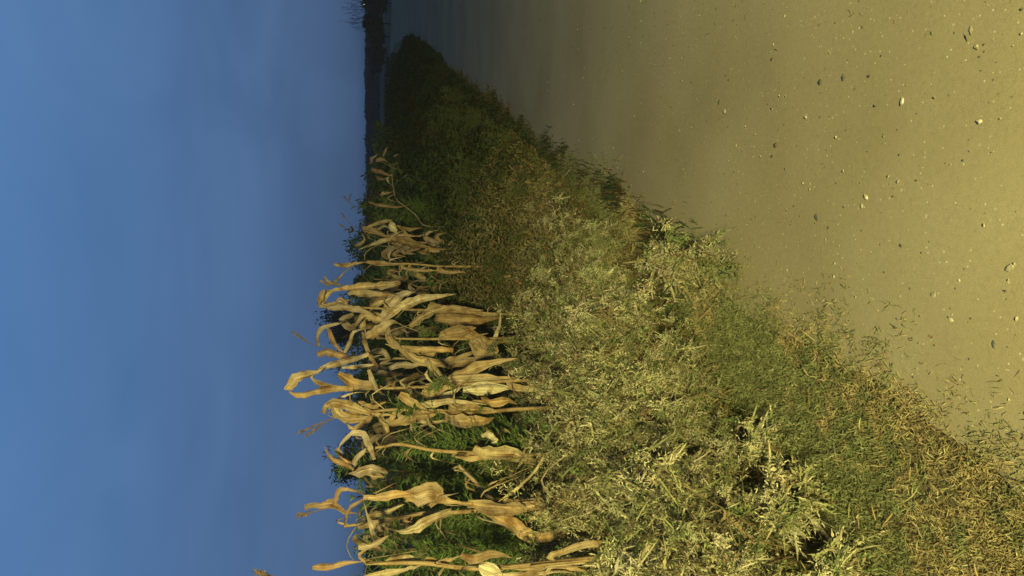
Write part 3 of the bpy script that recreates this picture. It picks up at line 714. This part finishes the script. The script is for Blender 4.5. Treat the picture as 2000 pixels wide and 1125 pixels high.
maize('slanting broken maize stalk in the feathery greenery', 930, [(896, 910), (925, 938), (956, 970), (990, 985)],
    [([(940, 852), (955, 848), (970, 860), (960, 865)], 12, HUSK * .8)], dd=.15, cs=GRY * 1.2, r0=.017)
maize('maize plant at the left frame edge with upright pale leaf', 1105,
    [(715, 1100), (760, 1100), (830, 1100), (950, 1110)],
    [([(753, 1097), (780, 1088), (810, 1094), (830, 1095)], 14, PALE * .9, (0, .1)), ([(712, 1126), (760, 1118), (800, 1110), (825, 1104)], 11, PALE * .9, (0, .1)),
     ([(610, 1106), (640, 1103), (672, 1098), (713, 1096)], 14, DRK * 1.5), ([(1020, 1126), (1060, 1110), (1110, 1108), (1150, 1118)], 17, TAN, (0, .1)),
     ([(900, 1085), (930, 1092), (970, 1082), (1000, 1090)], 16, ORG * .8), ([(830, 1090), (860, 1100), (900, 1085)], 14, TAN * .8),
     ([(700, 1070), (735, 1060), (760, 1045)], 12, GRY)], ears=[(975, 1118, 935, 1105, 20)], tassels=[[(502, 1118), (540, 1130), (600, 1135)]])
maize('slim straight maize stalk alone against the dark green, tip leaf curved', 514,
    [(705, 512), (745, 515), (790, 515), (825, 517), (860, 520)],
    [([(652, 515), (672, 519), (695, 515), (712, 512)], 8, TAN * .9, (0, .1)), ([(625, 548), (640, 555), (655, 550), (672, 532), (690, 520)], 6, GRY),
     ([(632, 540), (642, 553), (660, 556), (680, 560)], 6, GRY), ([(715, 512), (750, 515), (790, 517)], 9, TAN, (0, 0)), ([(800, 522), (815, 528), (835, 520)], 8, GRY)])
maize('maize plant with ragged crossing leaves and a white husk', 455,
    [(712, 452), (740, 458), (765, 466), (800, 474), (850, 486)],
    [([(765, 430), (745, 434), (722, 442), (708, 452)], 7, TAN * .9), ([(708, 445), (730, 452), (750, 460), (770, 466)], 9, ORG * .8),
     ([(770, 462), (745, 472), (720, 480), (700, 488)], 8, PALE * .8), ([(765, 466), (790, 472), (815, 478), (845, 484)], 16, ORG * .65, (0, .1)),
     ([(780, 446), (800, 450), (825, 445)], 9, ORG * .75), ([(735, 450), (750, 443), (765, 448)], 6, GRY), ([(692, 480), (700, 478), (712, 468), (706, 455)], 6, TAN * .7),
     ([(795, 492), (815, 484), (835, 480)], 8, ORG * .6), ([(775, 440), (790, 452), (800, 462)], 6, TAN)],
    ears=[(775, 452, 760, 438, 13)], tassels=[[(664, 438), (675, 447), (690, 455)], [(668, 418), (678, 430), (692, 446)]])
maize('leaning thin maize stalk with one pale leaf before the ploughed field', 395,
    [(765, 340), (768, 365), (773, 388), (790, 402), (812, 420), (832, 441)],
    [([(745, 382), (748, 378), (768, 374)], 6, PALE * .7), ([(760, 345), (756, 352), (768, 365)], 4, GRY), ([(720, 395), (740, 400), (775, 405), (800, 400)], 6, DRK)],
    tassels=[[(672, 384), (682, 395), (692, 405), (700, 420)], [(685, 380), (682, 392), (695, 410)]], cs=GRY, r0=.009)
maize('farthest small maize clump with drooping grey leaves', 312,
    [(735, 312), (755, 320), (775, 330)],
    [([(722, 320), (728, 310), (740, 300)], 6, GRY), ([(735, 316), (745, 312), (760, 318)], 8, PALE * .6), ([(725, 330), (745, 338), (770, 345)], 9, DRK * 1.3),
     ([(770, 308), (773, 303), (783, 302)], 4, PALE * .6), ([(748, 306), (752, 296), (758, 285)], 4, GRY), ([(735, 345), (745, 350), (760, 345)], 6, DRK)], cs=GRY, r0=.009)
# the dimmer second row behind
k2 = 0
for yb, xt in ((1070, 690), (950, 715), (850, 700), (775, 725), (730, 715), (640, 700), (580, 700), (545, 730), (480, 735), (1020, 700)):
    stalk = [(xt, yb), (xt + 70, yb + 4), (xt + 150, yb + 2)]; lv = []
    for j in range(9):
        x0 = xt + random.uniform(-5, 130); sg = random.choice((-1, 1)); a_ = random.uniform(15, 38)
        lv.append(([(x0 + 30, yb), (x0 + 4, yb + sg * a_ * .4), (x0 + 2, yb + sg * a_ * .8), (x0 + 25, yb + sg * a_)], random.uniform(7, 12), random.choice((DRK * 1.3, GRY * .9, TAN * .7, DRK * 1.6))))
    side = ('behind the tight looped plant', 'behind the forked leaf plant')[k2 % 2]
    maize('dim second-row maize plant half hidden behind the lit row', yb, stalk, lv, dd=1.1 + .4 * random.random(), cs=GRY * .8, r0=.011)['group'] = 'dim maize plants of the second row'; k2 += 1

# ------------------------------------------------------------------ pale weeds that stand out one by one
for i, (x, y, xt, lab) in enumerate((
    (1400, 790, 1215, 'whitest bunch of curled leaves in the middle of the weeds'),
    (1450, 520, 1290, 'pale weed spike standing out over the road at the end of the tangle'),
    (1430, 560, 1205, 'pale curled weed above the dark grass patch'),
    (1330, 620, 1090, 'farthest pale weed against the dark green growth'),
    (1560, 880, 1450, 'pale weed tip hanging over the green verge grass'),
    (1640, 985, 1480, 'pale weed at the grass border near the camera'),
    (1600, 1075, 1210, 'white seed head on tall stem nearest the left frame edge'),
    (1560, 1020, 1225, 'white drooping seed head below the big orange maize leaf'),
    (1720, 1110, 1560, 'large pale frizzy weed at the lower left corner'))):
    g = ground(x, y); top = at(xt, y, g.y + .05); h = max(.2, top.z)
    o = make_dry_weed(50 + i, h=h * (.92 if i in (1, 2, 8) else 1.02), bright=(.7 if i in (1, 2) else .95), lean=.16, nleaf=190 if i not in (1, 2) else 110, heads=9, sep=True)
    o.location = (g.x, g.y, 0); tag(o, lab, 'weed', 'standing out pale weeds')

# ------------------------------------------------------------------ trees and the far line
def tree(label, x0, x1, y0, y1, D, seed, name='tree', col=None, cat='tree', n=5200, group='trees beyond the maize field', gap=.5, zlow=None):
    """crown fills the photo box x0..x1 (top..bottom), y0..y1 at distance D"""
    r = np.random.default_rng(seed); a = at(x0, (y0 + y1) / 2, D); b = at(x1, (y0 + y1) / 2, D)
    w = abs(at(x0, y0, D).x - at(x0, y1, D).x) / 2; H = a.z; zl = max(.2, b.z) if zlow is None else zlow
    root = empty(name, (a.x, D, 0)); tag(root, label, cat, group)
    tk = MB(); c0 = np.array([a.x, D, 0.]); hc = zl + (H - zl) * .45
    tube(tk, [c0, c0 + [w * .05, 0, hc * .5], c0 + [0, 0, hc]], [H * .03, H * .02, H * .012], (.05, .045, .04), 7, 3)
    cr = MB(); ncl = 26; rel = r.normal(size=(ncl, 3)); rel /= np.linalg.norm(rel, axis=1, keepdims=True); rel *= (.35 + .6 * r.random((ncl, 1)))
    cen = c0 + [0, 0, (H + zl) / 2] + rel * [w * .85, w * .8, (H - zl) / 2 * .85]
    for q in cen[:9]: tube(tk, [c0 + [0, 0, hc * .7], (c0 + [0, 0, hc] + q) / 2 + [0, 0, .1], q], [H * .01, H * .003], (.05, .045, .04), 5, 2)
    per = n // ncl; rad = (.22 + .16 * r.random(ncl)) * min(w, (H - zl) / 2) * 1.1
    P = np.repeat(cen, per, 0) + r.normal(size=(per * ncl, 3)) * np.repeat(rad, per)[:, None] * .46
    cc = np.repeat(pick(ncl, [(.035, .06, .03), (.05, .075, .035), (.025, .045, .03)], [.4, .3, .3], r) if col is None else pick(ncl, [col], [1.], r), per, 0)
    ls = D * 3.2 / F
    leaves(cr, P, r.normal(size=P.shape), ls * (.8 + 1.2 * r.random(len(P))), ls * .8, cc * (.7 + .6 * r.random((len(P), 1))), curl=.5, seg=2, r=r)
    tk.build('trunk', M_bark, root); cr.build('crown', M_far, root)
tree('dark round tree rising behind the looped maize tops', 618, 730, 586, 690, 48, 1)
tree('dark tree behind the forked maize leaf', 645, 745, 862, 955, 42, 2)
tree('low broad tree between the two tallest maize plants', 690, 760, 690, 860, 60, 3)
tree('small tree behind the slim straight maize stalk', 682, 760, 532, 570, 38, 4, n=2600)
tree('grey green tree near the left frame edge', 700, 760, 1030, 1090, 45, 5, n=2600)
tree('low tree at the very left frame edge', 712, 760, 1085, 1150, 55, 6, n=2000)
B_ = 'bushes where the road bends'
tree('dark bush left of the bare branched shrub at the road bend', 706, 762, 25, 62, 68, 11, 'bush', (.085, .095, .075), 'bush', group=B_)
tree('tall dark bush at the right frame edge', 704, 764, -25, 30, 66, 12, 'bush', (.085, .095, .075), 'bush', group=B_)
tree('lower dark bush sloping down from the road bend', 711, 762, 50, 88, 72, 13, 'bush', (.085, .095, .075), 'bush', group=B_)
tree('small round far bush standing alone on the horizon', 711, 745, 92, 104, 95, 14, 'bush', (.085, .095, .075), 'bush', n=900, group=B_)
tree('wide low bush behind the bend', 716, 760, 70, 150, 85, 15, 'bush', (.085, .095, .075), 'bush', group=B_)
# bare twigs sticking out of the bushes
root = empty('bare_shrub', at(760, 20, 67) * 1.0); root.location.z = 0
tag(root, 'leafless shrub with thin upright twigs above the dark bushes', 'shrub')
mb = MB()
for i in range(26):
    y0 = random.uniform(-12, 62); ht = 700 - (30 * random.random() * (1 if y0 < 45 else .5)) ; a = at(728, y0, 67); b = at(ht - 4, y0 + random.uniform(-7, 7), 67)
    mid = (a + b) / 2 + Vector((random.uniform(-.12, .12), random.uniform(-.5, .5), 0)); tube(mb, [a, mid, b], [.022, .008], (.03, .035, .04), 4, 3)
    for q in range(4):
        c_ = mid + (b - mid) * random.random(); tube(mb, [c_, c_ + Vector((random.uniform(-.3, .3), random.uniform(-.3, .3), random.uniform(.15, .5)))], [.014, .007], (.03, .035, .04), 4)
mb.build('twigs', M_bark, root)
# far hedge line all along the horizon
mb = MB(); n = 60000; y = rng.random(n) * 1500 - 200
prof = 1.55 + (3 + 13 * fbm(y * .035, y * 0, 81, 4)) / F * 170
X = (562.5 - y) / F * 170; z = prof * (1 - rng.random(n) ** 2 * .98); z = np.maximum(z, .1)
P = np.stack([X, 170 + 3 * rng.normal(size=n), z], 1)
leaves(mb, P, rng.normal(size=(n, 3)), .35 + .35 * rng.random(n), .32, pick(n, [(.11, .08, .075), (.12, .08, .07), (.075, .08, .07)], [.4, .3, .3]), seg=2)
tag(mb.build('far_hedge', M_far), 'distant dark hedge and woods along the horizon', 'hedge', kind='stuff')

# a lit lamp on a far yard pole
p = at(711, 9, 64); root = empty('yard_lamp', (p.x, p.y, 0)); tag(root, 'tiny lit lamp on a pole among the far bushes', 'lamp')
mb = MB(); tube(mb, [(p.x, p.y, 0), (p.x, p.y, p.z)], [.04, .03], (.08, .08, .08), 6); mb.build('pole', M_bark, root)
ml, nn, b = mat('lamp_glow'); b.inputs['Emission Color'].default_value = (1, .85, .55, 1); b.inputs['Emission Strength'].default_value = 1.5
mb = MB(); a = .028; tube(mb, [(p.x, p.y - .05, p.z - a), (p.x, p.y - .05, p.z - a * .5), (p.x, p.y - .05, p.z + a * .5), (p.x, p.y - .05, p.z + a)], [.01, a, a, .01], (1, 1, 1), 8); mb.build('bulb', ml, root)

# thin evening haze
hb = MB(); V = [(x, y, z) for z in (-1., 9.) for y in (-1150., 1150.) for x in (-1150., 1150.)]
hb.add(V, [(0, 2, 3, 1), (4, 5, 7, 6), (0, 1, 5, 4), (2, 6, 7, 3), (0, 4, 6, 2), (1, 3, 7, 5)], (1, 1, 1))
hm_ = bpy.data.materials.new('haze'); hm_.use_nodes = True; hn = hm_.node_tree; hn.nodes.clear()
ho = hn.nodes.new('ShaderNodeOutputMaterial'); hv = hn.nodes.new('ShaderNodeVolumePrincipled')
hv.inputs['Color'].default_value = (.85, .85, .85, 1); hv.inputs['Density'].default_value = .0012
hn.links.new(hv.outputs[0], ho.inputs['Volume'])
tag(hb.build('haze', hm_), 'thin evening haze over the fields', 'haze', kind='stuff')
